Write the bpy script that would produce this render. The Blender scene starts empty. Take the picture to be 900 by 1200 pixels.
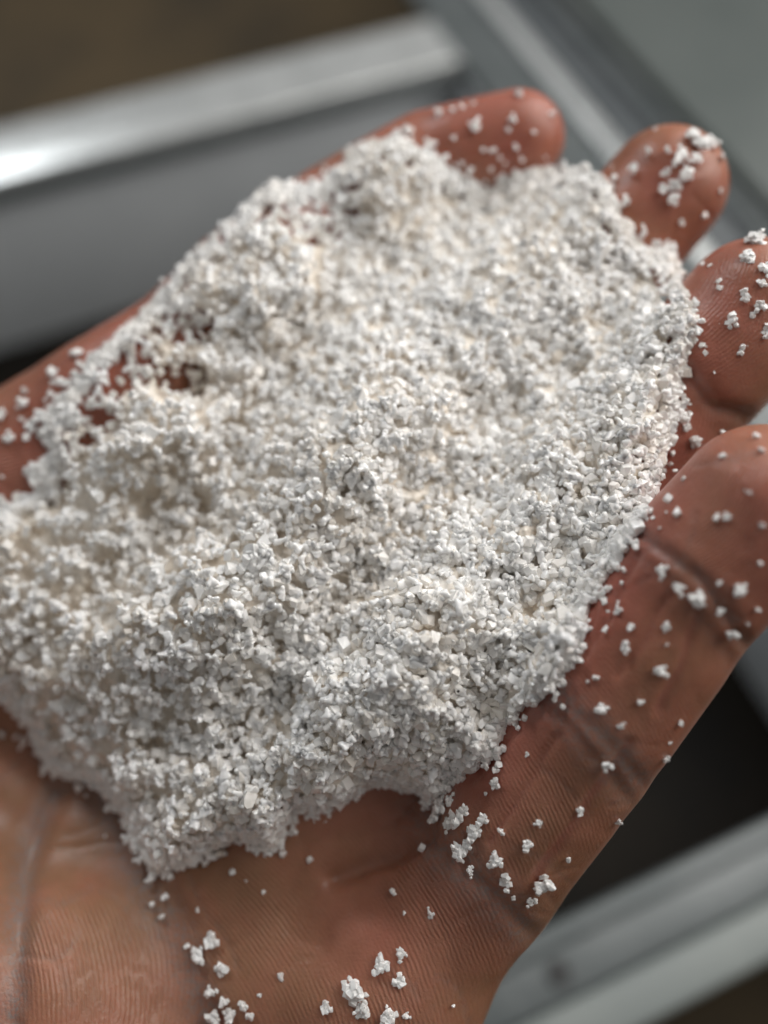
import bpy, bmesh, math
import numpy as np

rng = np.random.default_rng(11)
CM = 0.01                      # everything below is laid out in centimetres, linked in metres
scene = bpy.context.scene

# ------------------------------------------------------------------ camera, lights, exposure
FPX = 1000.0                   # focal length of the phone in pixels of the 900 x 1200 photograph
TILT = math.radians(29.3)      # camera tilt away from straight down
CAM_H = 34.6                   # camera height above the ground, cm
FWD = np.array([0.0, math.sin(TILT), -math.cos(TILT)])
UPV = np.array([0.0, math.cos(TILT), math.sin(TILT)])
RGT = np.array([1.0, 0.0, 0.0])
CAM = np.array([0.0, 0.0, CAM_H])

def to_world(p):
    """lens coordinates (x right, y down, z forward; cm) -> world coordinates (cm)"""
    p = np.asarray(p, float)
    return CAM + p[..., 0:1] * RGT - p[..., 1:2] * UPV + p[..., 2:3] * FWD

def P(px, py, z):
    return np.array([(px - 450.0) / FPX * z, (py - 600.0) / FPX * z, z])

cam_data = bpy.data.cameras.new('camera')
cam_data.sensor_fit = 'VERTICAL'
cam_data.sensor_height = 24.0
cam_data.sensor_width = 18.0
cam_data.lens = 24.0 * FPX / 1200.0
cam_data.clip_start = 0.005
cam_data.clip_end = 50.0
cam_data.dof.use_dof = True
cam_data.dof.focus_distance = 0.0965
cam_data.dof.aperture_fstop = 4.3
cam_data.dof.aperture_blades = 0
cam = bpy.data.objects.new('camera', cam_data)
scene.collection.objects.link(cam)
cam.location = CAM * CM
cam.rotation_euler = (TILT, 0, 0)
scene.camera = cam

world = bpy.data.worlds.new('World')
scene.world = world
world.use_nodes = True
bg = world.node_tree.nodes['Background']
bg.inputs['Color'].default_value = (1.0, 0.99, 0.97, 1)
bg.inputs['Strength'].default_value = 0.18

def area_light(name, loc, target, size, power, color):
    d = bpy.data.lights.new(name, 'AREA')
    d.shape = 'RECTANGLE'
    d.size, d.size_y = size[0] * CM, size[1] * CM
    d.energy = power
    d.color = color
    o = bpy.data.objects.new(name, d)
    scene.collection.objects.link(o)
    v = np.array(target, float) - np.array(loc, float)
    o.location = np.array(loc) * CM
    from mathutils import Vector
    o.rotation_euler = Vector(v).to_track_quat('-Z', 'Y').to_euler()
    return o

area_light('key_lamp', (31, 27, 55), (1, 6, 25), (48, 48), 3.5, (1.0, 0.965, 0.92))  # overhead light, brought close so brightness falls off to the left
area_light('glint_lamp', (-50, 80, 92), (0, 6, 24), (13, 13), 3.8, (0.95, 0.98, 1.0))  # small lamp, sized and placed to make glints on salt and rim

scene.view_settings.view_transform = 'Standard'
scene.view_settings.look = 'None'
scene.view_settings.exposure = -0.12
scene.view_settings.gamma = 1.0
scene.view_settings.use_curve_mapping = False
scene.render.engine = 'CYCLES'
scene.cycles.use_adaptive_sampling = True
scene.cycles.adaptive_threshold = 0.06
scene.cycles.max_bounces = 9
scene.cycles.diffuse_bounces = 8
scene.cycles.transmission_bounces = 4
scene.cycles.caustics_reflective = False
scene.cycles.caustics_refractive = False
scene.cycles.sample_clamp_indirect = 6.0
try:
    scene.cycles.use_denoising = True
    scene.cycles.denoiser = 'OPENIMAGEDENOISE'
except Exception:
    pass

# ------------------------------------------------------------------ helpers
def link(name, mesh, mat=None, parent=None):
    o = bpy.data.objects.new(name, mesh)
    scene.collection.objects.link(o)
    if mat is not None and not mesh.materials:
        mesh.materials.append(mat)
    if parent is not None:
        o.parent = parent
    return o

def tag(o, label=None, cat=None, group=None, kind=None):
    if label: o['label'] = label
    if cat: o['category'] = cat
    if group: o['group'] = group
    if kind: o['kind'] = kind
    return o

def raw_mesh(name, verts, faces_flat, n_per_face, smooth):
    me = bpy.data.meshes.new(name)
    nv, nl = len(verts), len(faces_flat)
    nf = nl // n_per_face
    me.vertices.add(nv); me.loops.add(nl); me.polygons.add(nf)
    me.vertices.foreach_set('co', np.ascontiguousarray(verts, np.float32).ravel())
    me.loops.foreach_set('vertex_index', np.ascontiguousarray(faces_flat, np.int32))
    me.polygons.foreach_set('loop_start', np.arange(0, nl, n_per_face, dtype=np.int32))
    me.polygons.foreach_set('use_smooth', np.full(nf, smooth, dtype=bool))
    me.update(calc_edges=True)
    return me

def float_attr(me, name, vals):
    a = me.attributes.new(name, 'FLOAT', 'POINT')
    a.data.foreach_set('value', np.ascontiguousarray(vals, np.float32))

class N:
    """tiny node-tree writer"""
    def __init__(s, name):
        s.m = bpy.data.materials.new(name); s.m.use_nodes = True
        s.t = s.m.node_tree; s.t.nodes.clear()
        s.out = s.t.nodes.new('ShaderNodeOutputMaterial')
    def n(s, typ, **kw):
        nd = s.t.nodes.new('ShaderNode' + typ)
        for k, v in kw.items():
            if k in nd.bl_rna.properties: setattr(nd, k, v)
            else: s.put(nd, k, v)
        return nd
    def put(s, nd, k, v):
        sock = nd.inputs[int(k[1:])] if (k[0] == 'i' and k[1:].isdigit()) else nd.inputs[k.replace('_', ' ')]
        if isinstance(v, bpy.types.NodeSocket): s.t.links.new(v, sock)
        else: sock.default_value = v
    def math(s, op, a, b=None, c=None, clamp=False):
        nd = s.n('Math', operation=op, use_clamp=clamp); s.put(nd, 'i0', a)
        if b is not None: s.put(nd, 'i1', b)
        if c is not None: s.put(nd, 'i2', c)
        return nd.outputs[0]
    def mix(s, fac, a, b, blend='MIX'):
        nd = s.t.nodes.new('ShaderNodeMix'); nd.data_type = 'RGBA'; nd.blend_type = blend
        s.put(nd, 'i0', fac); s.put(nd, 'i6', a); s.put(nd, 'i7', b)
        return nd.outputs[2]
    def noise(s, scale, detail=3.0, rough=0.55, vec=None):
        nd = s.n('TexNoise'); nd.inputs['Scale'].default_value = scale
        nd.inputs['Detail'].default_value = detail; nd.inputs['Roughness'].default_value = rough
        if vec is None:
            vec = s.n('TexCoord').outputs['Object']
        s.t.links.new(vec, nd.inputs['Vector'])
        return nd.outputs['Fac']
    def ramp(s, fac, a, b, lo=0.0, hi=1.0):
        nd = s.n('MapRange', interpolation_type='SMOOTHSTEP')
        s.put(nd, 'i0', fac); s.put(nd, 'i1', a); s.put(nd, 'i2', b); s.put(nd, 'i3', lo); s.put(nd, 'i4', hi)
        return nd.outputs[0]
    def attr(s, name):
        return s.n('Attribute', attribute_name=name).outputs['Fac']
    def done(s, shader):
        s.t.links.new(shader, s.out.inputs['Surface']); return s.m

# ------------------------------------------------------------------ materials
def mat_plain(name, col, col2, rough, scale, metallic=0.0, bump=0.0, spec=0.5, rough2=None, scratch=0.0):
    m = N(name)
    f = m.ramp(m.noise(scale, 4), 0.35, 0.68)
    c = m.mix(f, (*col, 1), (*col2, 1))
    fine = m.noise(scale * 9, 3)
    b = m.n('BsdfPrincipled', Base_Color=c, Metallic=metallic)
    b.inputs['Specular IOR Level'].default_value = spec
    m.put(b, 'Roughness', m.math('MULTIPLY_ADD', fine, (rough2 if rough2 else rough) - rough, rough))
    if bump:
        bp = m.n('Bump', Strength=bump, Distance=0.001, Height=fine)
        m.put(b, 'Normal', bp.outputs[0])
    return m.done(b.outputs[0])

M_RIM = mat_plain('pale_grey_rim', (0.56, 0.58, 0.58), (0.66, 0.68, 0.68), 0.12, 45, 0.5, 0.3, rough2=0.5)
M_BAND = mat_plain('grey_band', (0.21, 0.235, 0.23), (0.25, 0.275, 0.265), 0.5, 30, 0.0, 0.05)
M_WALL = mat_plain('grey_wall', (0.60, 0.63, 0.65), (0.64, 0.67, 0.69), 0.45, 30, 0.1, 0.1)
M_FLANGE = mat_plain('grey_flange', (0.105, 0.12, 0.123), (0.135, 0.15, 0.153), 0.38, 40, 0.15, 0.15)
M_GROOVE = mat_plain('dark_grey_groove', (0.075, 0.085, 0.092), (0.095, 0.105, 0.112), 0.5, 40, 0.1, 0.1)
M_PANEL = mat_plain('grey_green_panel', (0.085, 0.10, 0.096), (0.105, 0.12, 0.115), 0.5, 22, 0.0, 0.1)
M_BASE = mat_plain('dirty_shaded_base', (0.012, 0.009, 0.006), (0.005, 0.0045, 0.004), 0.7, 18, 0, 0.4, spec=0.2)  # dirty brown, with the bin's inner shadow put into the near-black colour
M_GROUND = mat_plain('brown_ground', (0.10, 0.072, 0.040), (0.055, 0.044, 0.030), 0.75, 9, 0, 0.4, spec=0.2)
M_DARK = mat_plain('dark_hole', (0.035, 0.036, 0.038), (0.05, 0.05, 0.05), 0.6, 30, 0)

def mat_salt(name, heap):
    m = N(name)
    geo_p = m.n('NewGeometry').outputs['Position']
    t = m.attr('tint') if heap else 0.0
    c = m.mix(t, SALT_WHITE, SALT_TAN)
    gl = m.attr('glass')
    grown = m.math('GREATER_THAN', gl, 1.5)                # clumps grown together let the light through
    c = m.mix(m.math('MULTIPLY', m.math('MULTIPLY', gl, 0.5), m.math('SUBTRACT', 1.0, grown)), c, (0.92, 0.92, 0.915, 1))
    if heap:
        spk = m.n('TexVoronoi', feature='F1'); spk.inputs['Scale'].default_value = 480
        m.t.links.new(geo_p, spk.inputs['Vector'])
        rare = m.math('GREATER_THAN', m.n('SeparateColor', Color=spk.outputs['Color']).outputs[0], 0.95)
        c = m.mix(m.math('MULTIPLY', m.math('LESS_THAN', spk.outputs['Distance'], 0.08), rare), c, (0.05, 0.045, 0.04, 1))
    geo = m.n('NewGeometry').outputs['Normal']
    bp = m.n('Bump', Strength=0.35, Distance=0.0002, Height=m.noise(4200, 3, vec=geo_p))
    b = m.n('BsdfPrincipled', Base_Color=c, Roughness=0.4, IOR=1.35)
    b.inputs['Roughness'].default_value = 0.3
    b.inputs['IOR'].default_value = 1.5
    b.inputs['Specular IOR Level'].default_value = 0.3
    m.put(b, 'Subsurface Weight', m.math('MULTIPLY_ADD', grown, 0.65, 0.2))
    b.inputs['Subsurface Radius'].default_value = (1.0, 0.98, 0.95)
    b.inputs['Subsurface Scale'].default_value = 0.0007
    b.inputs['Coat Weight'].default_value = 1.0
    b.inputs['Coat Roughness'].default_value = 0.08
    b.inputs['Coat IOR'].default_value = 1.65
    vo = m.n('TexVoronoi', feature='F1'); vo.inputs['Scale'].default_value = 2000      # small crystal faces, each tilted its own way
    m.t.links.new(geo_p, vo.inputs['Vector'])
    sb = m.n('VectorMath', operation='SUBTRACT'); m.put(sb, 'i0', vo.outputs['Color']); m.put(sb, 'i1', (0.5, 0.5, 0.5))
    ad = m.n('VectorMath', operation='ADD'); m.put(ad, 'i0', bp.outputs[0]); sc2 = m.n('VectorMath', operation='SCALE'); m.put(sc2, 'i0', sb.outputs[0]); sc2.inputs['Scale'].default_value = 0.45
    m.put(ad, 'i1', sc2.outputs[0])
    nz = m.n('VectorMath', operation='NORMALIZE'); m.put(nz, 'i0', ad.outputs[0])
    m.put(b, 'Coat Normal', nz.outputs[0])
    return m.done(b.outputs[0])
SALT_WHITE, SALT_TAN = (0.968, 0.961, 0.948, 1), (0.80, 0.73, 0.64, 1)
M_SALT = mat_salt('coarse_salt', True)
M_STRAY = mat_salt('stray_salt', False)

def mat_skin():
    m = N('skin')
    co = m.n('TexCoord').outputs['Object']
    big = m.ramp(m.noise(90, 4, 0.65, vec=co), 0.35, 0.65)
    c = m.mix(big, (0.31, 0.160, 0.090, 1), (0.38, 0.175, 0.108, 1))
    red = m.attr('red')
    c = m.mix(red, c, (0.38, 0.120, 0.092, 1))
    fine = m.ramp(m.noise(420, 4, vec=co), 0.3, 0.7)
    c = m.mix(m.math('MULTIPLY', fine, 0.35), c, m.mix(1.0, c, (0.72, 0.66, 0.62, 1), 'MULTIPLY'))
    ash = m.attr('ash')
    speck = m.ramp(m.noise(1500, 3, 0.7, vec=co), 0.42, 0.62)
    af = m.math('MULTIPLY', ash, m.math('MULTIPLY_ADD', speck, 0.7, 0.3), clamp=True)
    c = m.mix(af, c, (0.235, 0.20, 0.19, 1))
    # friction ridges
    ph, am = m.attr('ridge'), m.attr('ridge_amp')
    wob = m.math('MULTIPLY', m.noise(420, 3, vec=co), 0.9)
    s = m.math('SINE', m.math('MULTIPLY', m.math('ADD', ph, wob), 6.2832))
    brk = m.ramp(m.noise(700, 3, 0.7, vec=co), 0.36, 0.60, 0.05, 1.0)
    rid = m.math('MULTIPLY', m.math('MULTIPLY', s, am), brk)
    c = m.mix(m.math('MULTIPLY', m.math('MULTIPLY_ADD', rid, 0.5, 0.5), m.math('MULTIPLY', am, 0.22)), c, (0.60, 0.37, 0.27, 1))
    pore = m.noise(2600, 2, vec=co)
    wrinkle = m.n('TexVoronoi', feature='DISTANCE_TO_EDGE'); wrinkle.inputs['Scale'].default_value = 900
    m.t.links.new(co, wrinkle.inputs['Vector'])
    h = m.math('ADD', m.math('MULTIPLY', rid, 0.36), m.math('MULTIPLY', pore, 0.35))
    h = m.math('ADD', h, m.math('MULTIPLY', m.ramp(wrinkle.outputs['Distance'], 0.0, 0.12), 0.03))
    bp = m.n('Bump', Strength=0.7, Distance=0.00026, Height=h)
    b = m.n('BsdfPrincipled', Base_Color=c, Roughness=0.36, IOR=1.4)
    b.inputs['Subsurface Weight'].default_value = 0.35
    b.inputs['Subsurface Radius'].default_value = (1.0, 0.35, 0.2)
    b.inputs['Subsurface Scale'].default_value = 0.0022
    b.inputs['Specular IOR Level'].default_value = 0.5
    m.put(b, 'Normal', bp.outputs[0])
    return m.done(b.outputs[0])
M_SKIN = mat_skin()

# ------------------------------------------------------------------ the bin below the hand
RIM_D = 24.0                                   # the rim lies this far below the lens
def on_level(px, py, below):
    """point of the level plane `below` cm under the lens that the pixel sees"""
    d = ((px - 450) / FPX) * RGT - ((py - 600) / FPX) * UPV + FWD
    return CAM + d * (below / -d[2])

far_a, far_b = on_level(0, 208, RIM_D), on_level(450, 90, RIM_D)
e1 = far_b - far_a; e1[2] = 0; e1 /= np.linalg.norm(e1)         # along the far and near walls
e2 = np.array([e1[1], -e1[0], 0.0])                              # from the far wall to the near wall
near_p = on_level(750, 1046, RIM_D)
right_p = on_level(700, 280, RIM_D)
LEN2 = float(np.dot(near_p - far_a, e2))                         # opening across
s_right = float(np.dot(right_p - far_a, e1))                     # right inner edge
S_LEFT = s_right - 38.0
ORG = far_a + e1 * s_right                                       # inner far-right corner on rim level

def bin_box(name, u0, u1, v0, v1, w0, w1, mat, parent, bevel=0.12):
    """box along the bin's own axes: u along the walls (0 = right inner edge), v across (0 = far inner edge), w up from the rim"""
    bm = bmesh.new()
    vs = []
    for w in (w0, w1):
        for (u, v) in ((u0, v0), (u1, v0), (u1, v1), (u0, v1)):
            q = ORG + e1 * u + e2 * v + np.array([0, 0, w])
            vs.append(bm.verts.new(q * CM))
    for f in ((0, 1, 2, 3), (4, 7, 6, 5), (0, 4, 5, 1), (1, 5, 6, 2), (2, 6, 7, 3), (3, 7, 4, 0)):
        bm.faces.new([vs[i] for i in f])
    bmesh.ops.recalc_face_normals(bm, faces=bm.faces)
    if bevel:
        bmesh.ops.bevel(bm, geom=list(bm.edges), offset=bevel * CM, segments=3, profile=0.5, affect='EDGES')
    me = bpy.data.meshes.new(name); bm.to_mesh(me); bm.free()
    for p in me.polygons: p.use_smooth = True
    return link(name, me, mat, parent)

UL = S_LEFT - s_right
DEEP = -9.3
grey_bin = bpy.data.objects.new('storage_bin', None)
scene.collection.objects.link(grey_bin)
tag(grey_bin, 'open grey bin with pale metal rims beneath the hand, out of focus', 'bin')
RIMW = 3.3
bin_box('wall', UL - 1.0, 0.0, -0.9, 0.0, DEEP, -0.5, M_WALL, grey_bin)                      # far wall
bin_box('rim', UL - 4.0, 0.25, -RIMW, 0.12, -0.5, 0.0, M_RIM, grey_bin)
bin_box('rim_lip', UL - 4.0, 0.0, 0.0, 0.3, -1.1, -0.52, M_FLANGE, grey_bin, 0.1)
bin_box('wall', 0.0, 0.9, -0.9, LEN2 + 0.9, DEEP, -0.6, M_WALL, grey_bin)                    # right wall
bin_box('wall', UL - 1.0, 0.0, LEN2, LEN2 + 0.9, DEEP, -0.6, M_WALL, grey_bin)               # near wall
bin_box('wall', UL - 1.0, UL, 0.0, LEN2, DEEP, -0.6, M_WALL, grey_bin)                       # left wall
bin_box('rim', UL - 4.0, UL, 0.3, LEN2 - 0.2, -0.58, -0.02, M_RIM, grey_bin)
NR = 1.42
bin_box('flange', UL - 4.0, 0.2, LEN2, LEN2 + NR, -0.6, -0.12, M_FLANGE, grey_bin)
bin_box('rim_lip', UL - 4.0, 0.2, LEN2 - 0.25, LEN2 + 0.35, -0.5, 0.02, M_FLANGE, grey_bin, 0.2)
bin_box('outer_band', UL - 4.0, 0.2, LEN2 + NR + 0.03, LEN2 + NR + 1.2, -0.6, 0.15, M_BAND, grey_bin, 0.2)
bin_box('base', UL - 1.0, 0.9, -0.9, LEN2 + 0.9, DEEP - 0.7, DEEP - 0.01, M_BASE, grey_bin)
# stepped right flange: level band, raised rib, groove, small rib
V0, V1 = -14.0, LEN2 + 6
bin_box('flange', 0.0, 2.6, V0, V1, -0.58, 0.10, M_FLANGE, grey_bin)
bin_box('rib', 2.63, 3.5, V0, V1, -0.58, 0.45, M_RIM, grey_bin, 0.2)
bin_box('groove', 3.53, 5.9, V0, V1, -0.58, -0.25, M_GROOVE, grey_bin, 0.05)
bin_box('rib', 5.93, 6.6, V0, V1, -0.58, 0.22, M_FLANGE, grey_bin, 0.2)
# rivet in the near flange
rp = on_level(655, 1140, RIM_D + 0.1)
def disc_mesh(name, r, h, seg=24):
    bm = bmesh.new()
    bmesh.ops.create_cone(bm, cap_ends=True, segments=seg, radius1=r, radius2=r * 0.8, depth=h)
    me = bpy.data.meshes.new(name); bm.to_mesh(me); bm.free()
    return me
rv = link('rivet', disc_mesh('rivet', 0.0034, 0.0016), M_DARK, grey_bin); rv.location = rp * CM

panel = bin_box('side_panel', 7.55, 42.0, V0 - 6, V1, -0.7, -0.05, M_PANEL, None, 0.2)
tag(panel, 'flat grey-green panel beside the ribbed edge of the bin', 'panel')

# ground
gs = 400.0
gm = raw_mesh('ground', np.array([[-gs, -gs, 0], [gs, -gs, 0], [gs, gs, 0], [-gs, gs, 0]]) * CM, np.array([0, 1, 2, 3]), 4, False)
tag(link('ground', gm, M_GROUND), kind='structure')

# ------------------------------------------------------------------ the hand as one continuous surface (signed distance -> mesh)
def rcone(p, a, b, r1, r2):
    ba = b - a
    q = p - a
    t = np.clip((q @ ba) / (ba @ ba), 0, 1)
    d = q - t[:, None] * ba
    return np.sqrt(np.einsum('ij,ij->i', d, d)) - (r1 + (r2 - r1) * t)

def ball(p, c, r):
    d = p - c
    return np.sqrt(np.einsum('ij,ij->i', d, d)) - r

def smin(a, b, k):
    h = np.clip(0.5 + 0.5 * (b - a) / k, 0, 1)
    return b + (a - b) * h - k * h * (1 - h)

FINGERS = {   # base, middle joint, end joint, centre of the fingertip ball: pixel and distance; radius
    'index':  [(560, 1020, 10.75, .98), (671, 871, 10.0, .95), (797, 694, 9.4, .89), (892, 590, 9.05, .85)],
    'middle': [(467, 824, 11.7, .98), (640, 655, 11.7, .97), (800, 455, 11.3, .94), (882, 364, 11.0, .92)],
    'ring':   [(376, 592, 12.6, .97), (525, 446, 12.8, .94), (700, 318, 12.6, .90), (780, 221, 12.3, .86)],
    'little': [(285, 338, 12.9, .85), (392, 255, 13.2, .79), (500, 190, 13.2, .74), (607, 164, 13.0, .705)],
}
PALM = {     # pad under each finger, end at the wrist
    'index':  [(440, 1150, 11.15, 1.29), (-200, 1010, 14.0, 1.5)],
    'middle': [(352, 985, 12.0, 1.22), (-230, 920, 14.3, 1.5)],
    'ring':   [(240, 750, 12.7, 1.12), (-250, 830, 14.5, 1.4)],
    'little': [(165, 470, 12.7, 1.05), (-260, 740, 14.2, 1.4)],
}
CHAINS = {}
for k, v in FINGERS.items():
    CHAINS[k] = [(P(*q[:3]), q[3]) for q in v]
PAL = {k: [(P(*q[:3]), q[3]) for q in v] for k, v in PALM.items()}

def finger_sdf(p, k):
    c = CHAINS[k]
    d = None
    for i in range(3):
        s = rcone(p, c[i][0], c[i + 1][0], c[i][1] * 0.96, c[i + 1][1] * 0.97)
        d = s if d is None else smin(d, s, 0.12)
        # soft pad on the palm side of every segment
        a, b = c[i][0], c[i + 1][0]
        ax = (b - a) / np.linalg.norm(b - a)
        to_cam = -a / np.linalg.norm(a)
        pal = to_cam - ax * (to_cam @ ax); pal /= np.linalg.norm(pal)
        f0, f1 = (0.30, 0.72) if i < 2 else (0.35, 0.95)
        r = 0.5 * (c[i][1] + c[i + 1][1])
        s = rcone(p, a + (b - a) * f0 + pal * 0.17, a + (b - a) * f1 + pal * 0.15, r * 0.92, r * (0.90 if i < 2 else 0.88))
        d = smin(d, s, 0.22)
    return d

def palm_sdf(p):
    d = None
    for k in PAL:
        (a, ra), (b, rb) = PAL[k]
        s = rcone(p, a, b, ra, rb)
        s = smin(s, rcone(p, CHAINS[k][0][0], a, CHAINS[k][0][1] * 0.95, ra * 0.97), 0.5)
        d = s if d is None else smin(d, s, 0.75)
    # heel below the little finger, ball of the thumb, forearm
    d = smin(d, rcone(p, P(120, 520, 12.9), P(-190, 740, 13.4), 1.15, 1.7), 0.7)
    th = rcone(p, P(-190, 1010, 13.0), P(60, 1165, 11.15), 1.9, 1.42)
    th = smin(th, rcone(p, P(60, 1165, 11.15), P(255, 1440, 10.2), 1.38, 1.08), 0.5)
    th = smin(th, rcone(p, P(255, 1440, 10.2), P(420, 1620, 9.6), 1.05, 0.92), 0.3)
    th = smin(th, rcone(p, P(420, 1620, 9.6), P(530, 1700, 9.2), 0.95, 0.78), 0.3)
    d = smin(d, th, 0.45)
    d = smin(d, rcone(p, P(-300, 880, 14.4), P(-560, 960, 15.2), 2.0, 2.3), 1.6)
    return d

CARVE = True
def hand_sdf(p):
    p = p.astype(np.float32)
    pd = palm_sdf(p)
    if CARVE:                                   # the hollow of the palm
        hol = -rcone(p, P(165, 945, 10.45), P(-60, 860, 10.9), 1.12, 1.3)
        pd = -smin(-pd, -hol, 0.45)
    out = None
    for k in CHAINS:
        s = smin(pd, finger_sdf(p, k), 0.32)
        out = s if out is None else smin(out, s, 0.05)
    return out

def surface_nets(lo, hi, h):
    n = [int((hi[i] - lo[i]) / h) + 1 for i in range(3)]
    ax = [lo[i] + h * np.arange(n[i]) for i in range(3)]
    vals = np.empty(n, np.float32)
    yy, zz = np.meshgrid(ax[1], ax[2], indexing='ij')
    B = 4                                     # coarse blocks first, fine values only near the surface
    ca = [a[::B] for a in ax]
    cp = np.stack(np.meshgrid(*ca, indexing='ij'), -1).reshape(-1, 3)
    cd = hand_sdf(cp + h * (B - 1) / 2).reshape([len(a) for a in ca])
    up = np.repeat(np.repeat(np.repeat(cd, B, 0), B, 1), B, 2)[:n[0], :n[1], :n[2]]
    vals[:] = up
    near = np.abs(up) < h * B * 1.25 + 0.1
    ni = np.argwhere(near)
    for i0 in range(0, len(ni), 300000):
        k = ni[i0:i0 + 300000]
        vals[k[:, 0], k[:, 1], k[:, 2]] = hand_sdf(k * h + np.array(lo))
    ins = vals < 0
    nx, ny, nz = n
    cell = np.zeros((nx - 1, ny - 1, nz - 1), np.int8)
    for a in (0, 1):
        for b in (0, 1):
            for c in (0, 1):
                cell += ins[a:nx - 1 + a, b:ny - 1 + b, c:nz - 1 + c]
    idx = np.argwhere((cell > 0) & (cell < 8))
    ids = -np.ones(cell.shape, np.int64)
    ids[idx[:, 0], idx[:, 1], idx[:, 2]] = np.arange(len(idx))
    acc = np.zeros((len(idx), 3)); cnt = np.zeros(len(idx))
    corners = np.array([[a, b, c] for a in (0, 1) for b in (0, 1) for c in (0, 1)])
    for i in range(8):
        for j in range(i + 1, 8):
            if np.abs(corners[i] - corners[j]).sum() != 1: continue
            ci, cj = idx + corners[i], idx + corners[j]
            vi = vals[ci[:, 0], ci[:, 1], ci[:, 2]]; vj = vals[cj[:, 0], cj[:, 1], cj[:, 2]]
            m = (vi < 0) != (vj < 0)
            t = vi[m] / (vi[m] - vj[m])
            acc[m] += ci[m] + (cj[m] - ci[m]) * t[:, None]
            cnt[m] += 1
    verts = acc / cnt[:, None] * h + np.array(lo)
    quads = []
    for axis in range(3):
        u, v = (axis + 1) % 3, (axis + 2) % 3
        s0 = [slice(None)] * 3; s1 = [slice(None)] * 3
        s0[axis] = slice(0, -1); s1[axis] = slice(1, None)
        A, B = ins[tuple(s0)], ins[tuple(s1)]
        e = np.argwhere(A != B)
        e = e[(e[:, u] > 0) & (e[:, v] > 0) & (e[:, u] < n[u] - 1) & (e[:, v] < n[v] - 1)]
        flip = A[e[:, 0], e[:, 1], e[:, 2]]
        q = []
        for du, dv in ((-1, -1), (0, -1), (0, 0), (-1, 0)):
            c = e.copy(); c[:, u] += du; c[:, v] += dv
            q.append(ids[c[:, 0], c[:, 1], c[:, 2]])
        q = np.stack(q, 1)
        q[~flip] = q[~flip][:, ::-1]
        quads.append(q)
    quads = np.concatenate(quads)
    quads = quads[(quads >= 0).all(1)]
    return verts, quads

hv, hq = surface_nets((-13.0, -7.4, 6.6), (6.2, 11.6, 17.0), 0.10)
hm = raw_mesh('hand', hv, hq.ravel(), 4, True)
tmp = link('hand_tmp', hm)
sub = tmp.modifiers.new('s', 'SUBSURF'); sub.levels = 1; sub.subdivision_type = 'CATMULL_CLARK'
dg = bpy.context.evaluated_depsgraph_get()
hand_me = bpy.data.meshes.new_from_object(tmp.evaluated_get(dg))
bpy.data.objects.remove(tmp); bpy.data.meshes.remove(hm)
hv = np.empty(len(hand_me.vertices) * 3, np.float32); hand_me.vertices.foreach_get('co', hv)
hv = hv.reshape(-1, 3).astype(np.float64)

hn = np.empty(len(hv) * 3, np.float32); hand_me.vertex_normals.foreach_get('vector', hn)
hn = hn.reshape(-1, 3).astype(np.float64)
hv -= hn * (hand_sdf(hv) * 0.9)[:, None]

# --- surface detail in the hand: creases, dry skin, friction ridges. Lines run over the palm side of the hand.
hp = np.stack([450 + hv[:, 0] / hv[:, 2] * FPX, 600 + hv[:, 1] / hv[:, 2] * FPX], 1)
facing = np.clip(-(hn * (hv / np.linalg.norm(hv, axis=1, keepdims=True))).sum(1) * 2.5, 0, 1)

def line_dist(q, pts):
    pts = np.array(pts, float)
    best = np.full(len(q), 1e9)
    for a, b in zip(pts[:-1], pts[1:]):
        ba = b - a
        t = np.clip(((q - a) @ ba) / (ba @ ba), 0, 1)
        d = q - a - t[:, None] * ba
        best = np.minimum(best, np.sqrt((d ** 2).sum(1)))
    return best

def smooth_noise(shape, scale, seed):
    r = np.random.default_rng(seed)
    f = np.fft.rfft2(r.standard_normal(shape))
    ky = np.fft.fftfreq(shape[0])[:, None]; kx = np.fft.rfftfreq(shape[1])[None]
    f *= np.exp(-((kx ** 2 + ky ** 2) * (scale * math.pi) ** 2) / 2)
    g = np.fft.irfft2(f, s=shape)
    return (g - g.mean()) / g.std()
NPX = [smooth_noise((420, 360), s, 40 + i) for i, s in enumerate((6, 14, 40))]       # over -300..1500 x -300..1800 in 5 px steps
def field(i, q):
    x = np.clip(((q[:, 0] + 300) / 5), 0, 358.9); y = np.clip(((q[:, 1] + 300) / 5), 0, 418.9)
    x0 = x.astype(int); y0 = y.astype(int); fx = x - x0; fy = y - y0
    g = NPX[i]
    return (g[y0, x0] * (1 - fx) * (1 - fy) + g[y0, x0 + 1] * fx * (1 - fy) + g[y0 + 1, x0] * (1 - fx) * fy + g[y0 + 1, x0 + 1] * fx * fy)

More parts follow.
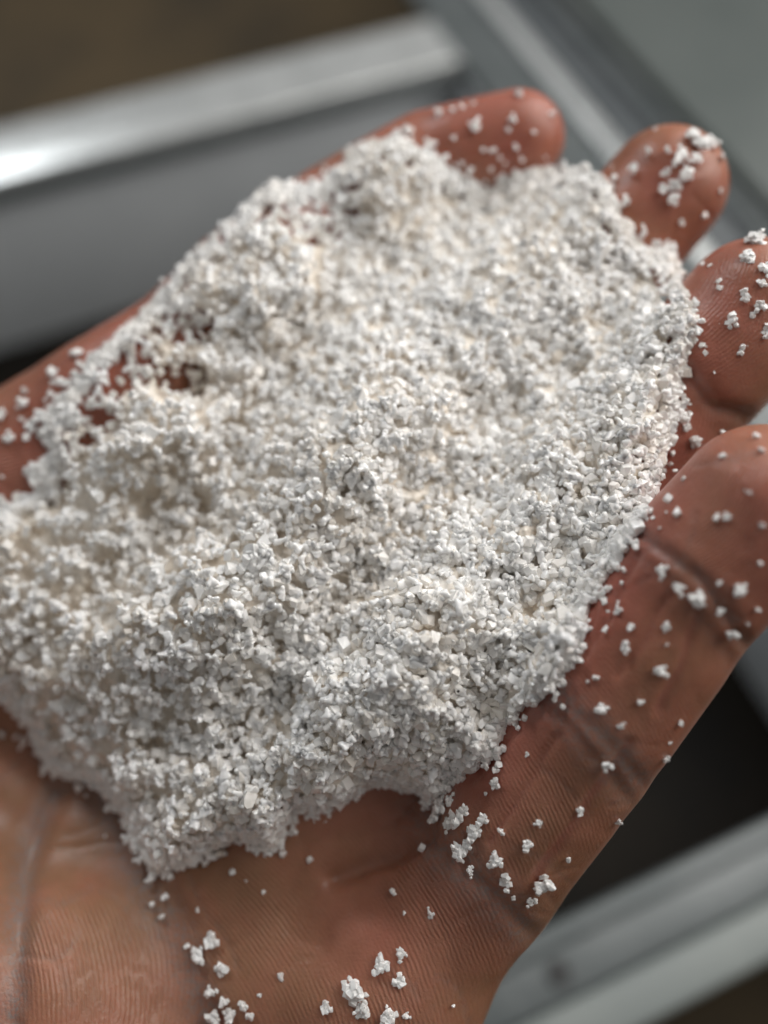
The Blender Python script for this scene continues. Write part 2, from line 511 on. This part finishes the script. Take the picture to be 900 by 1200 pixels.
wobble = np.stack([field(0, hp), field(0, hp[:, ::-1])], 1) * 2.2
hpw = hp + wobble
CREASES = [  # pixels, depth cm, half width px, dry-skin amount, dry-skin width px
    ([(505, 940), (512, 985), (545, 1020), (580, 1050), (612, 1085), (640, 1110)], .09, 8, .8, 28),      # base of the index finger
    ([(600, 760), (640, 800), (690, 850), (740, 905), (775, 950)], .04, 5, .75, 22),
    ([(590, 775), (640, 822), (690, 880), (735, 935)], .05, 5, .5, 18),                                   # middle joint
    ([(740, 620), (790, 655), (840, 700), (880, 760), (905, 790)], .10, 6, .55, 14),                     # end joint
    ([(725, 640), (770, 672), (822, 720), (860, 780)], .02, 5, .25, 12),
    ([(795, 425), (815, 450), (842, 475), (870, 490)], .12, 8, .35, 12),                                   # middle finger end joint
    ([(60, 925), (42, 965), (27, 1010), (20, 1060), (16, 1120), (10, 1200)], .26, 14, .9, 16),              # fold left of the thumb ball
    ([(48, 1052), (72, 1060), (95, 1052), (112, 1040)], .015, 3, .3, 5),
    ([(152, 1068), (135, 1092), (112, 1108), (85, 1118)], .014, 3.5, .0, 5),
    ([(36, 1090), (52, 1118), (72, 1135)], .012, 3.5, .0, 5),
    ([(250, 1215), (225, 1150), (203, 1095), (178, 1050), (150, 1000), (120, 940), (60, 870)], .13, 20, .75, 26),   # life line
    ([(506, 950), (500, 985), (470, 1004), (430, 1012), (395, 1030)], .22, 8, .15, 8),                      # fold under the middle finger
    ([(395, 1030), (370, 1042), (340, 1070)], .015, 6, 0, 8),
    ([(655, 860), (625, 905), (598, 950), (578, 985)], .06, 3.6, 0, 5),                                     # long lines along the index finger
    ([(735, 870), (690, 940), (650, 995), (632, 1030)], .06, 3.6, 0, 5),
    ([(608, 850), (580, 890), (556, 915)], .06, 3.6, 0, 5),
    ([(790, 690), (752, 750), (728, 790)], .06, 3.6, 0, 5),
    ([(752, 650), (715, 720), (690, 770)], .06, 3.6, 0, 5),
    ([(820, 720), (800, 775), (770, 830)], .06, 3.6, 0, 5),
]
gl_ = np.random.default_rng(5)
FINE = []
for k_ in range(150):                            # fine lines crossing the skin
    cx, cy = gl_.uniform(0, 900), gl_.uniform(100, 1200)
    a_ = gl_.choice([-0.9, 0.55, 1.2, -0.3]) + gl_.normal(0, 0.3)
    L_ = gl_.uniform(18, 65); bend = gl_.normal(0, 0.25)
    pts_ = [(cx + t_ * L_ * math.cos(a_ + bend * t_), cy + t_ * L_ * math.sin(a_ + bend * t_)) for t_ in (-1, -0.5, 0, 0.5, 1)]
    FINE.append((pts_, gl_.uniform(.006, .018), gl_.uniform(1.8, 3.0), gl_.choice([0, 0, .25]), 4))
disp = np.zeros(len(hv)); ash = np.zeros(len(hv))
for pts, dep, wid, am, aw in CREASES:
    d = line_dist(hpw, pts)
    dep *= 0.5; wid *= 1.3
    disp -= dep * np.exp(-(d / wid) ** 2)
    disp += dep * 0.12 * np.exp(-((d - 2.4 * wid) / (1.3 * wid)) ** 2)
    ash = np.maximum(ash, am * np.exp(-(d / aw) ** 2))
for pts, dep, wid, am, aw in FINE:
    c_ = np.array(pts[2]); near_ = np.where((np.abs(hpw - c_).max(1) < 90) & (facing > 0))[0]
    if len(near_):
        d = line_dist(hpw[near_], pts)
        disp[near_] -= dep * np.exp(-(d / wid) ** 2)
        ash[near_] = np.maximum(ash[near_], am * np.exp(-(d / aw) ** 2))
disp += 0.13 * np.exp(-(np.linalg.norm((hp - np.array([425, 955])) / np.array([75, 45]), axis=1)) ** 2)
long_ = np.zeros(len(hv))
for pts, dep, wid, am, aw in CREASES:
    if wid == 3.6: long_ = np.maximum(long_, np.exp(-(line_dist(hpw, pts) / 7.0) ** 2))
disp += 0.006 * field(0, hp) + 0.012 * field(1, hp)
hv += hn * (disp * facing)[:, None]

REG = [  # centre, radius, direction across the ridges, pitch px, strength, curl
    ((430, 1090), 190, (0.86, -0.50), 8.2, 1.0, 900.),
    ((110, 1150), 125, (0.99, -0.14), 8.6, 1.0, 500.),
    ((620, 960), 90, (0.92, -0.38), 7.4, 0.8, 900.),
    ((720, 800), 80, (0.80, -0.60), 7.4, 0.45, 900.),
    ((850, 600), 100, (0.75, 0.66), 7.8, 0.55, 260.),
    ((30, 520), 110, (0.35, 0.93), 7.0, 0.8, 600.),
    ((850, 370), 80, (0.8, 0.6), 6.5, 0.3, 300.),
    ((780, 210), 70, (0.6, 0.8), 6.0, 0.25, 300.),
]
phase = np.zeros(len(hv)); ramp_ = np.zeros(len(hv)); bestw = np.full(len(hv), -1.0)
for c, r, g, pitch, st, curl in REG:
    q = hp - np.array(c)
    w = np.exp(-(np.linalg.norm(q, axis=1) / r) ** 2 * 1.1)
    along = q @ np.array([-g[1], g[0]])
    ph = (q @ np.array(g) + along ** 2 / curl + 3.5 * field(2, hp) + 1.2 * field(1, hp)) / (pitch * 0.68)
    m = w > bestw
    phase[m] = ph[m]
    ramp_[m] = (w * st)[m]
    bestw = np.maximum(bestw, w)
ramp_ = np.clip(ramp_ * 1.3, 0, 1) * np.clip(0.62 + 0.38 * field(1, hp) + 0.25 * field(2, hp), 0.08, 1) * facing * (1 - 0.7 * np.clip(ash, 0, 1))
red = np.clip(0.40 + 0.35 * field(2, hp) + 0.15 * field(1, hp), 0, 1) * 0.75
for c_, r_, a_ in (((780, 215), 70, .75), ((600, 165), 60, .8), ((850, 360), 80, .75), ((430, 1090), 90, .5), ((860, 610), 70, .45)):
    red = np.maximum(red, a_ * np.exp(-(np.linalg.norm(hp - np.array(c_), axis=1) / r_) ** 2))
red = np.maximum(red, np.exp(-(line_dist(hp, [(560, 880), (700, 700), (780, 520)]) / 90) ** 2) * 0.85)
red = np.maximum(red, np.exp(-(line_dist(hp, [(0, 560), (150, 400), (380, 250)]) / 80) ** 2) * 0.7)
red *= 1 - 0.8 * np.exp(-(np.linalg.norm(hp - np.array([90, 1080]), axis=1) / 150) ** 2)
red = np.clip(np.maximum(red, long_ * 0.6), 0, 1)
hw = to_world(hv) * CM
hand_me.vertices.foreach_set('co', hw.astype(np.float32).ravel())
for nm, a in (('ridge', phase), ('ridge_amp', ramp_), ('ash', ash * facing), ('red', red)):
    float_attr(hand_me, nm, a)
hand_me.polygons.foreach_set('use_smooth', np.ones(len(hand_me.polygons), dtype=bool))
hand_me.update()
hand = link('hand', hand_me, M_SKIN)
tag(hand, 'bare brown-skinned right hand cupped palm up under the salt', 'hand')

def trace(px, py):
    """distance (along the lens axis) at which the hand is met for many pixels; inf where it is missed"""
    px = np.atleast_1d(px).astype(float); py = np.atleast_1d(py).astype(float)
    d = np.stack([(px - 450) / FPX, (py - 600) / FPX, np.ones_like(px)], 1)
    ln = np.linalg.norm(d, axis=1)
    t = np.full(len(px), 7.0)
    act = np.arange(len(px)); out = np.full(len(px), np.inf)
    for _ in range(60):
        s = hand_sdf(d[act] * t[act, None])
        hit = s < 0.01
        out[act[hit]] = t[act[hit]]
        t[act] += np.maximum(s * 0.93, 0.004) / ln[act]
        act = act[(~hit) & (t[act] < 17)]
        if not len(act): break
    return out

# ------------------------------------------------------------------ salt crystals: a few variants of fused irregular crystals
def crystal_hull(r, seed):
    g = np.random.default_rng(seed)
    bm = bmesh.new()
    base = np.array([[a, b, c] for a in (-1, 1) for b in (-1, 1) for c in (-1, 1)], float) * 0.62
    pts = np.concatenate([base + g.normal(0, 0.15, base.shape), (lambda a: a / np.linalg.norm(a, axis=1, keepdims=True))(g.normal(0, 1, (7, 3))) * 1.05])
    pts *= r * np.array([1, g.uniform(0.7, 1.1), g.uniform(0.65, 1.0)])
    q = np.linalg.qr(g.normal(0, 1, (3, 3)))[0]
    for p in pts @ q: bm.verts.new(p)
    res = bmesh.ops.convex_hull(bm, input=bm.verts)
    loose = [v for v in bm.verts if not v.link_faces]
    for v in loose: bm.verts.remove(v)
    bmesh.ops.triangulate(bm, faces=bm.faces)
    bm.verts.index_update()
    V = np.array([v.co[:] for v in bm.verts]); F = np.array([[v.index for v in f.verts] for f in bm.faces])
    bm.free()
    return V, F

def make_variant(k, seed, spread=0.72):
    g = np.random.default_rng(seed)
    V, F, T, O = [], [], [], []
    n = 0
    for i in range(k):
        r = g.uniform(0.55, 1.0) if i else 1.0
        v, f = crystal_hull(r * (1.0 if k == 1 else 0.72), seed * 31 + i)
        o = np.zeros(3)
        if i:
            dd = g.normal(0, 1, 3); o = O[g.integers(0, len(O))] + dd / np.linalg.norm(dd) * spread * g.uniform(0.75, 1.1)
        O.append(o)
        V.append(v + o); F.append(f + n); T.append(np.full(len(v), g.uniform())); n += len(v)
    return np.concatenate(V), np.concatenate(F), np.concatenate(T)
SINGLE = [make_variant(1, 100 + i) for i in range(10)]
CLUMP = [make_variant(int(k), 200 + i) for i, k in enumerate((3, 4, 5, 5, 6, 6, 7, 8, 9, 10))]

def fused_variant(k, seed, vox, flat):
    """several crystals grown together into one clump"""
    v, f, t = make_variant(k, seed, 0.78)
    v = v - v.mean(0); v[:, 2] *= flat
    o = link('tmp', raw_mesh('tmp', v, f.ravel(), 3, False))
    r = o.modifiers.new('r', 'REMESH'); r.mode = 'VOXEL'; r.voxel_size = vox
    me = bpy.data.meshes.new_from_object(o.evaluated_get(bpy.context.evaluated_depsgraph_get()))
    od = o.data; bpy.data.objects.remove(o); bpy.data.meshes.remove(od)
    V = np.empty(len(me.vertices) * 3, np.float32); me.vertices.foreach_get('co', V)
    Q = np.empty(len(me.loops), np.int32); me.loops.foreach_get('vertex_index', Q); Q = Q.reshape(-1, 4)
    bpy.data.meshes.remove(me)
    V = V.reshape(-1, 3).astype(float)
    return V, np.concatenate([Q[:, [0, 1, 2]], Q[:, [0, 2, 3]]]), np.full(len(V), 1.0)
FUSED = [fused_variant(k, 500 + i, 0.27, 0.8) for i, k in enumerate((5, 7, 8, 9, 10, 12, 13, 15))]
print('fused', [len(f[1]) for f in FUSED])

def rand_rot(n, g):
    q = g.normal(0, 1, (n, 4)); q /= np.linalg.norm(q, axis=1, keepdims=True)
    w, x, y, z = q.T
    return np.stack([np.stack([1 - 2 * (y * y + z * z), 2 * (x * y - z * w), 2 * (x * z + y * w)], 1),
                     np.stack([2 * (x * y + z * w), 1 - 2 * (x * x + z * z), 2 * (y * z - x * w)], 1),
                     np.stack([2 * (x * z - y * w), 2 * (y * z + x * w), 1 - 2 * (x * x + y * y)], 1)], 1)

def instance_all(variants, pos, size, tint, g):
    which = g.integers(0, len(variants), len(pos))
    R = rand_rot(len(pos), g)
    V, F, T, S = [], [], [], []
    n = 0
    for i, (v, f, s) in enumerate(variants):
        m = np.where(which == i)[0]
        if not len(m): continue
        vv = np.einsum('nij,vj->nvi', R[m], v) * size[m, None, None] + pos[m, None, :]
        ff = f[None] + (np.arange(len(m)) * len(v))[:, None, None] + n
        V.append(vv.reshape(-1, 3)); F.append(ff.reshape(-1, 3))
        T.append(np.repeat(tint[m], len(v)))
        S.append(np.where(s[None, :] >= 1.0, 2.0, s[None, :] * 0.6 + g.uniform(0, 0.4, (len(m), 1))).ravel())
        n += len(m) * len(v)
    return np.concatenate(V), np.concatenate(F), np.concatenate(T), np.concatenate(S)

# ------------------------------------------------------------------ the heap of salt
HEAP = np.array([(-70, 640), (-10, 600), (45, 575), (62, 545), (50, 500), (92, 440), (130, 400), (170, 365), (212, 312), (268, 262),
    (320, 212), (352, 225), (400, 195), (432, 170), (462, 160), (505, 178), (535, 205), (572, 225), (600, 203), (640, 198), (682, 200),
    (708, 212), (728, 250), (748, 288), (788, 298), (798, 332), (815, 370), (812, 400), (798, 432), (796, 480), (778, 530), (766, 580),
    (752, 612), (735, 640), (712, 672), (688, 705), (680, 742), (672, 770), (648, 800), (618, 830), (590, 850), (578, 880), (552, 902),
    (530, 912), (524, 925), (512, 938), (495, 928), (468, 922), (440, 918), (392, 948), (342, 952), (318, 996), (272, 982), (230, 1008), (182, 1022), (162, 985),
    (142, 948), (110, 915), (58, 900), (46, 868), (12, 828), (-20, 800), (-70, 780)], float)

def in_poly(q, poly):
    x, y = q[:, 0], q[:, 1]
    c = np.zeros(len(q), bool)
    for (x0, y0), (x1, y1) in zip(poly, np.roll(poly, -1, 0)):
        m = ((y0 > y) != (y1 > y))
        xx = (x1 - x0) * (y - y0) / (y1 - y0 + 1e-12) + x0
        c ^= m & (x < xx)
    return c

STEP = 6
gx = np.arange(-120, 900, STEP); gy = np.arange(100, 1110, STEP)
GX, GY = np.meshgrid(gx, gy)
G = np.stack([GX.ravel(), GY.ravel()], 1).astype(float)
Dcar = trace(G[:, 0], G[:, 1]).reshape(GX.shape)
CARVE = False
Dh = trace(G[:, 0], G[:, 1]).reshape(GX.shape)
CARVE = True
inside = in_poly(G, HEAP).reshape(GX.shape)
edge = line_dist(G, np.vstack([HEAP, HEAP[:1]])).reshape(GX.shape)
edge = np.where(inside, edge, -edge)
# what lies under the heap: hand where it is met, else carried on from the neighbours; then softened
Df = Dh.copy()
for _ in range(120):
    bad = ~np.isfinite(Df)
    if not bad.any(): break
    pad = np.pad(Df, 1, constant_values=np.inf)
    st = np.stack([pad[1:-1, :-2], pad[1:-1, 2:], pad[:-2, 1:-1], pad[2:, 1:-1]])
    ok = np.isfinite(st)
    mean = np.where(ok, st, 0).sum(0) / np.maximum(ok.sum(0), 1)
    Df = np.where(bad & ok.any(0), mean, Df)
def blur(a, n):
    for _ in range(n):
        p = np.pad(a, 1, mode='edge')
        a = (p[1:-1, :-2] + p[1:-1, 2:] + p[:-2, 1:-1] + p[2:, 1:-1] + 2 * p[1:-1, 1:-1]) / 6
    return a
Df_raw = Df
Df = np.minimum(Df, blur(Df, 45))          # grains bridge the clefts between the fingers
Ds = blur(Df, 60)
e = np.clip(edge, 0, None)
bulk = np.exp(-(((GX - 400) / 330.0) ** 2 + ((GY - 640) / 330.0) ** 2))
steep = 1 / (1 + np.exp(-((GY - 700) - (GX - 300) * 0.6) / 60.0))           # the lower left side stands steeper
thick = (0.30 + 1.15 * bulk + 0.35 * steep) * (1 - np.exp(-e / (70 - 42 * steep))) + 0.22 * (1 - np.exp(-e / 12))
thin = np.zeros_like(thick)
for (cx, cy, rx, ry) in ((378, 252, 46, 40), (85, 470, 70, 65), (215, 445, 40, 24), (30, 560, 45, 40), (225, 385, 36, 22), (150, 430, 40, 30)):
    thin = np.maximum(thin, np.exp(-(((GX - cx) / rx) ** 2 + ((GY - cy) / ry) ** 2) ** 1.5))
thick *= 1 - 0.88 * thin
loose_side = 1 / (1 + np.exp((GX - 285 + (GY - 600) * 0.10) / 55.0))        # the left side lies looser
rough = (1 + 0.9 * loose_side) * (0.030 * smooth_noise(GX.shape, 7, 5) + 0.055 * smooth_noise(GX.shape, 3.4, 6) + 0.02 * smooth_noise(GX.shape, 14, 7))
blend = np.clip(thick / 0.7, 0, 1)
Dtop = (Ds * blend + Df * (1 - blend)) - thick + rough * np.clip(thick / 0.5, 0.15, 1)
Dtop = np.minimum(Dtop, Df - 0.03)

def grid_at(A, q):
    x = np.clip((q[:, 0] - gx[0]) / STEP, 0, len(gx) - 1.01); y = np.clip((q[:, 1] - gy[0]) / STEP, 0, len(gy) - 1.01)
    x0 = x.astype(int); y0 = y.astype(int); fx = x - x0; fy = y - y0
    return A[y0, x0] * (1 - fx) * (1 - fy) + A[y0, x0 + 1] * fx * (1 - fy) + A[y0 + 1, x0] * (1 - fx) * fy + A[y0 + 1, x0 + 1] * fx * fy

tan_map = np.clip(0.20 + 0.20 * smooth_noise(GX.shape, 9, 15) + 0.10 * smooth_noise(GX.shape, 3, 16), 0, 1)

def heap_points(n, d0, d1, seed, keep=None):
    g = np.random.default_rng(seed)
    q = np.stack([g.uniform(-70, 830, n), g.uniform(150, 1030, n)], 1)
    ed = grid_at(edge, q) + np.abs(g.normal(0, 8, n)) - 4
    q = q[ed > 0]
    th, tn = grid_at(thick, q), grid_at(thin, q)
    m = g.uniform(0, 1, len(q)) > np.maximum(0.72 * tn, 0.60 * grid_at(loose_side, q))
    q, th = q[m], th[m]
    top, bot = grid_at(Dtop, q), grid_at(Df, q)
    z = top + g.uniform(d0, d1, len(q))
    m = z < bot + 0.02
    q, z = q[m], z[m]
    t = np.clip(grid_at(tan_map, q) + g.normal(0, 0.14, len(q)) + (g.uniform(0, 1, len(q)) < 0.03) * 0.5, 0, 1)
    return np.stack([(q[:, 0] - 450) / FPX * z, (q[:, 1] - 600) / FPX * z, z], 1), t

parts = []
def add(variants, pts, tint, size_lo, size_hi, seed):
    g = np.random.default_rng(seed)
    s = size_lo + (size_hi - size_lo) * g.beta(1.6, 3.0, len(pts))
    parts.append(instance_all(variants, pts, s, tint, g))
p_, t_ = heap_points(4300, -0.055, 0.035, 1); add(FUSED, p_, t_ * 0.15, 0.046, 0.094, 2)
N_FUSED = len(parts[0][1])
p_, t_ = heap_points(1500, -0.04, 0.05, 3); add(CLUMP, p_, t_ * 0.4, 0.045, 0.085, 4)
p_, t_ = heap_points(6000, 0.0, 0.09, 5); add(SINGLE, p_, t_ * 1.2, 0.050, 0.120, 6)
p_, t_ = heap_points(7000, 0.05, 0.15, 7); add(SINGLE[:5], p_, t_ * 0 + 0.45, 0.055, 0.105, 8)  # deeper grains share the painted tan of the gaps
# sides that stand steep: grains all the way down
g9 = np.random.default_rng(9)
q = np.stack([g9.uniform(-70, 830, 60000), g9.uniform(150, 1030, 60000)], 1)
ed = grid_at(edge, q); q = q[(ed > 0) & (ed < 16)]
top, bot = grid_at(Dtop, q), grid_at(Df, q)
z = top + g9.uniform(0, 1, len(q)) * np.minimum(bot - top, 0.25 + 1.1 * grid_at(steep, q))
parts.append(instance_all(SINGLE, np.stack([(q[:, 0] - 450) / FPX * z, (q[:, 1] - 600) / FPX * z, z], 1),
             g9.uniform(0.045, 0.085, len(q)), np.clip(grid_at(tan_map, q), 0, 1), g9))
g8 = np.random.default_rng(81)
q = np.stack([g8.uniform(-70, 830, 22000), g8.uniform(150, 1030, 22000)], 1)
ed = grid_at(edge, q) + g8.normal(0, 3, len(q)); q = q[(ed > -6) & (ed < 12) & (g8.uniform(0, 1, len(q)) < 0.12 + 0.5 * grid_at(steep, q))]
top, bot = grid_at(Dtop, q), grid_at(Df, q)
z = top + g8.uniform(0, 1, len(q)) * np.minimum(bot - top, 0.2 + 0.8 * grid_at(steep, q))
parts.append(instance_all(CLUMP[:6], np.stack([(q[:, 0] - 450) / FPX * z, (q[:, 1] - 600) / FPX * z, z], 1), g8.uniform(0.040, 0.080, len(q)), np.full(len(q), 0.1), g8))
# single grains strewn over the skin round the heap
gf = np.random.default_rng(19)
q = np.stack([gf.uniform(-70, 880, 30000), gf.uniform(110, 1090, 30000)], 1)
ed = -grid_at(edge, q)
q = q[(ed > 0) & (gf.uniform(0, 1, len(q)) < 0.10 * np.exp(-ed / 16.0) + 0.0035 * np.exp(-ed / 90.0))]
z = grid_at(np.where(np.isfinite(Dcar), Dcar, 1e6), q)
m = (z < 20); q, z = q[m], z[m] - 0.02
parts.append(instance_all(SINGLE, np.stack([(q[:, 0] - 450) / FPX * z, (q[:, 1] - 600) / FPX * z, z], 1), gf.uniform(0.018, 0.060, len(q)), np.full(len(q), 0.05), gf))
# the packed inside of the heap
fx_, fy_ = np.arange(-76, 832, 2.5), np.arange(150, 1036, 2.5)
FX, FY = np.meshgrid(fx_, fy_); Q = np.stack([FX.ravel(), FY.ravel()], 1)
shp = FX.shape
ok = ((grid_at(edge, Q) > 9) & (grid_at(thick, Q) > 0.34)).reshape(shp)
vid = -np.ones(shp, int); vid[ok] = np.arange(ok.sum())
lump = (0.022 * smooth_noise(shp, 2.0, 31) + 0.040 * smooth_noise(shp, 5, 32)).ravel()
zc = np.minimum(grid_at(Dtop, Q) + 0.075 + 0.03 + 0.17 * grid_at(loose_side, Q) + lump, grid_at(Df, Q))
cv = np.stack([(Q[:, 0] - 450) / FPX * zc, (Q[:, 1] - 600) / FPX * zc, zc], -1)[ok.ravel()]
a, b, c, d = vid[:-1, :-1], vid[:-1, 1:], vid[1:, 1:], vid[1:, :-1]
full = (a >= 0) & (b >= 0) & (c >= 0) & (d >= 0)
quad = np.stack([a[full], d[full], c[full], b[full]], 1)
zb = np.maximum(zc + 0.15, np.maximum(grid_at(Df, Q), grid_at(np.where(np.isfinite(Dcar), Dcar, Df), Q)) + 0.06)[ok.ravel()]
cb = cv * (zb / cv[:, 2])[:, None]
nv_ = len(cv)
eds = np.concatenate([quad[:, [k, (k + 1) % 4]] for k in range(4)])
key = set(map(tuple, eds.tolist()))
rim_e = np.array([e_ for e_ in eds.tolist() if (e_[1], e_[0]) not in key])
wall = np.stack([rim_e[:, 1], rim_e[:, 0], rim_e[:, 0] + nv_, rim_e[:, 1] + nv_], 1)
quad = np.concatenate([quad, quad[:, ::-1] + nv_, wall])
cf = np.concatenate([quad[:, [0, 1, 2]], quad[:, [0, 2, 3]]])
ct = np.clip(0.95 + 0.25 * smooth_noise(shp, 6, 33).ravel()[ok.ravel()], 0, 1)  # core nearly all tan: filtered light of the gaps put into colour
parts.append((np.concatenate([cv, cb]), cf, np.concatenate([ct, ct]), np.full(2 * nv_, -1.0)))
V, F, T, S = [], [], [], []
n0 = 0
for v, f, t, s in parts:
    V.append(v); F.append(f + n0); T.append(t); S.append(s); n0 += len(v)
V = np.concatenate(V); F = np.concatenate(F)
heap_me = raw_mesh('salt_heap', to_world(V) * CM, F.ravel(), 3, False)
float_attr(heap_me, 'tint', np.concatenate(T))
float_attr(heap_me, 'glass', np.concatenate(S))
heap_me.polygons.foreach_set('use_smooth', (np.arange(len(F)) >= len(F) - len(parts[-1][1])) | (np.arange(len(F)) < N_FUSED))
print('heap faces', len(heap_me.polygons), 'hand faces', len(hand_me.polygons))
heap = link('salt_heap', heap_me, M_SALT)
tag(heap, 'heap of coarse off-white salt crystals piled in the cupped hand', 'salt', kind='stuff')

# ------------------------------------------------------------------ single clumps and grains lying on the skin
def normalised(name, v, f, sh, flat, grown):
    v = v - v.mean(0)
    v = v / np.abs(v).max()
    v[:, 2] *= flat
    me = raw_mesh(name, v, f.ravel(), 3, False)
    float_attr(me, 'glass', np.full(len(v), 2.0) if grown else 0.25 + sh * 0.6)
    if grown: me.polygons.foreach_set('use_smooth', np.ones(len(me.polygons), bool))
    me.materials.append(M_STRAY)
    return me
BIG = [normalised('salt_clump', *make_variant(k, 400 + i, 0.95), 0.6, False) for i, k in enumerate((22, 26, 30, 24, 34, 28))]
MID = [normalised('salt_clump', *make_variant(k, 430 + i, 0.9), 0.75, False) for i, k in enumerate((7, 9, 10, 12, 8, 11, 13, 9))]
SMALL = [normalised('salt_grain', *make_variant(k, 460 + i, 0.7), 0.9, False) for i, k in enumerate((1, 2, 1, 2, 3, 2))]

ZONES = [  # place, group, [(pixel x, pixel y, width in pixels)]
 ('on the end segment of the index finger', 'salt on the end segment of the index finger',
  [(747,642,10),(786,583,7),(840,606,10),(852,606,12),(877,577,9),(847,535,9),(887,512,9),(893,529,12),(892,616,10),(890,660,7),(865,570,7),(845,506,9)]),
 ('on the middle segment of the index finger', 'salt on the middle segment of the index finger',
  [(777,670,20),(796,690,22),(817,701,26),(844,716,15),(867,690,22),(857,742,20),(725,714,18),(710,737,9),(739,736,11),(733,758,16),
   (780,735,15),(781,756,6),(774,786,23),(887,714,9),(876,731,7),(843,683,8),(706,830,19),(728,850,13),(751,822,9),(785,870,6)]),
 ('on the base segment of the index finger', 'salt on the base segment of the index finger',
  [(711,896,17),(779,888,12),(618,884,7),(768,919,10),(680,950,14),(724,962,13),(581,919,19),(631,964,13),(588,974,14),(618,989,17),(570,930,6)]),
 ('trailing over the index finger base crease', 'salt trailing over the index finger crease',
  [(636,1033,38),(622,1055,15),(592,1031,22),(581,1007,24),(602,1051,8),(541,997,28),(552,1020,16),(519,946,30),(536,962,32),(526,966,22),(545,950,18),(550,988,16),(530,938,20),(557,975,28),(567,960,18),(512,958,26)]),
 ('on the palm pad below the index finger', 'salt on the palm pad below the index finger',
  [(505,1070,16),(462,1046,9),(474,1070,5),(531,1178,5),(447,1131,26),(470,1118,20),(468,1148,20),(416,1161,38),(426,1182,26),(455,1190,28),(476,1190,13),(384,1180,18),
   (330,1145,10),(304,1166,6)]),
 ('along the groove beside the thumb ball', 'salt along the groove beside the thumb ball',
  [(193,1052,10),(232,1066,7),(250,1102,23),(233,1120,24),(260,1135,23),(248,1162,20),(264,1173,18),(252,1192,24),(270,1188,20),(286,1178,15),(293,1190,15),(219,1109,8)]),
 ('on the tip of the middle finger', 'salt on the tip of the middle finger',
  [(813,353,9),(872,347,18),(857,378,22),(867,410,18),(886,284,30),(877,303,24),(896,317,22),(890,360,18),(896,387,18),(843,330,9),(832,312,7),(847,279,7),(893,333,15),(882,370,10)]),
 ('below the end joint of the middle finger', 'salt below the end joint of the middle finger', [(813,517,20),(797,487,30),(780,482,26),(806,500,10)]),
 ('on the tip of the ring finger', 'salt on the tip of the ring finger',
  [(810,161,26),(821,171,24),(833,168,18),(800,180,17),(813,187,23),(793,190,21),(783,177,9),(780,203,13),(803,205,23),(790,217,19),(777,222,15),(788,234,17),
   (760,178,12),(743,198,14),(720,210,10),(845,185,10),(844,223,8),(798,260,9),(768,152,6),(733,237,9)]),
 ('on the tip of the little finger', 'salt on the tip of the little finger',
  [(607,111,11),(557,148,21),(601,140,14),(577,176,9),(566,175,7),(604,172,8),(514,133,14),(530,129,8),(542,126,8),(555,122,7),(550,200,15),(646,134,8),(625,155,6),(532,162,7),(595,152,7)]),
 ('in the bare patch at the little finger base', 'salt in the bare patch at the base of the little finger',
  [(355,229,23),(373,242,17),(360,260,25),(397,258,23),(398,222,17),(373,272,15),(342,260,9),(410,238,17),(417,176,12)]),
 ('on the palm edge below the little finger', 'salt on the edge of the palm below the little finger',
  [(3,487,17),(12,513,17),(28,473,23),(50,489,25),(36,502,17),(60,478,15),(63,438,19),(71,449,21),(60,462,13),(45,553,40),(20,598,36),(49,584,15),(88,491,42),(67,524,24),(91,415,19)]),
]
ORD = ['leftmost', 'second', 'third', 'fourth', 'fifth', 'sixth', 'seventh', 'eighth', 'ninth', 'tenth', 'eleventh', 'twelfth', 'thirteenth',
       'fourteenth', 'fifteenth', 'sixteenth', 'seventeenth', 'eighteenth']
g = np.random.default_rng(77)
n_loose = 0
for place, group, items in ZONES:
    items = sorted(items)
    depth = trace([i[0] for i in items], [i[1] for i in items])
    ranks = {}
    for (px, py, w), z in zip(items, depth):
        if not np.isfinite(z): continue
        r = w * z / FPX * 0.5 * 1.05
        pool = BIG if w >= 24 else MID if w >= 12 else SMALL
        me = pool[g.integers(0, len(pool))]
        o = link('salt_clump' if w >= 12 else 'salt_grain', me)
        q = P(px, py, z)
        nrm = np.array([hand_sdf((q + d)[None])[0] - hand_sdf((q - d)[None])[0] for d in np.eye(3) * 0.05])
        nrm /= np.linalg.norm(nrm)
        from mathutils import Vector, Quaternion
        nw = nrm[0] * RGT - nrm[1] * UPV + nrm[2] * FWD
        o.location = (to_world(q[None])[0] + nw * r * 0.30) * CM
        o.rotation_mode = 'QUATERNION'
        o.rotation_quaternion = Vector(nw).to_track_quat('Z', 'Y') @ Quaternion((0, 0, 1), g.uniform(0, 6.28))
        o.scale = np.array([1, 1, 1.0]) * r * CM
        kind_ = 'salt clump' if w >= 12 else 'tiny grain'
        rk = ranks.get(kind_, 0); ranks[kind_] = rk + 1
        tag(o, ('leftmost ' + kind_ + ' ' if rk == 0 else ORD[rk] + ' ' + kind_ + ' from left ') + place, 'salt clump' if w >= 12 else 'salt grain', group)
        n_loose += 1
print('loose', n_loose)
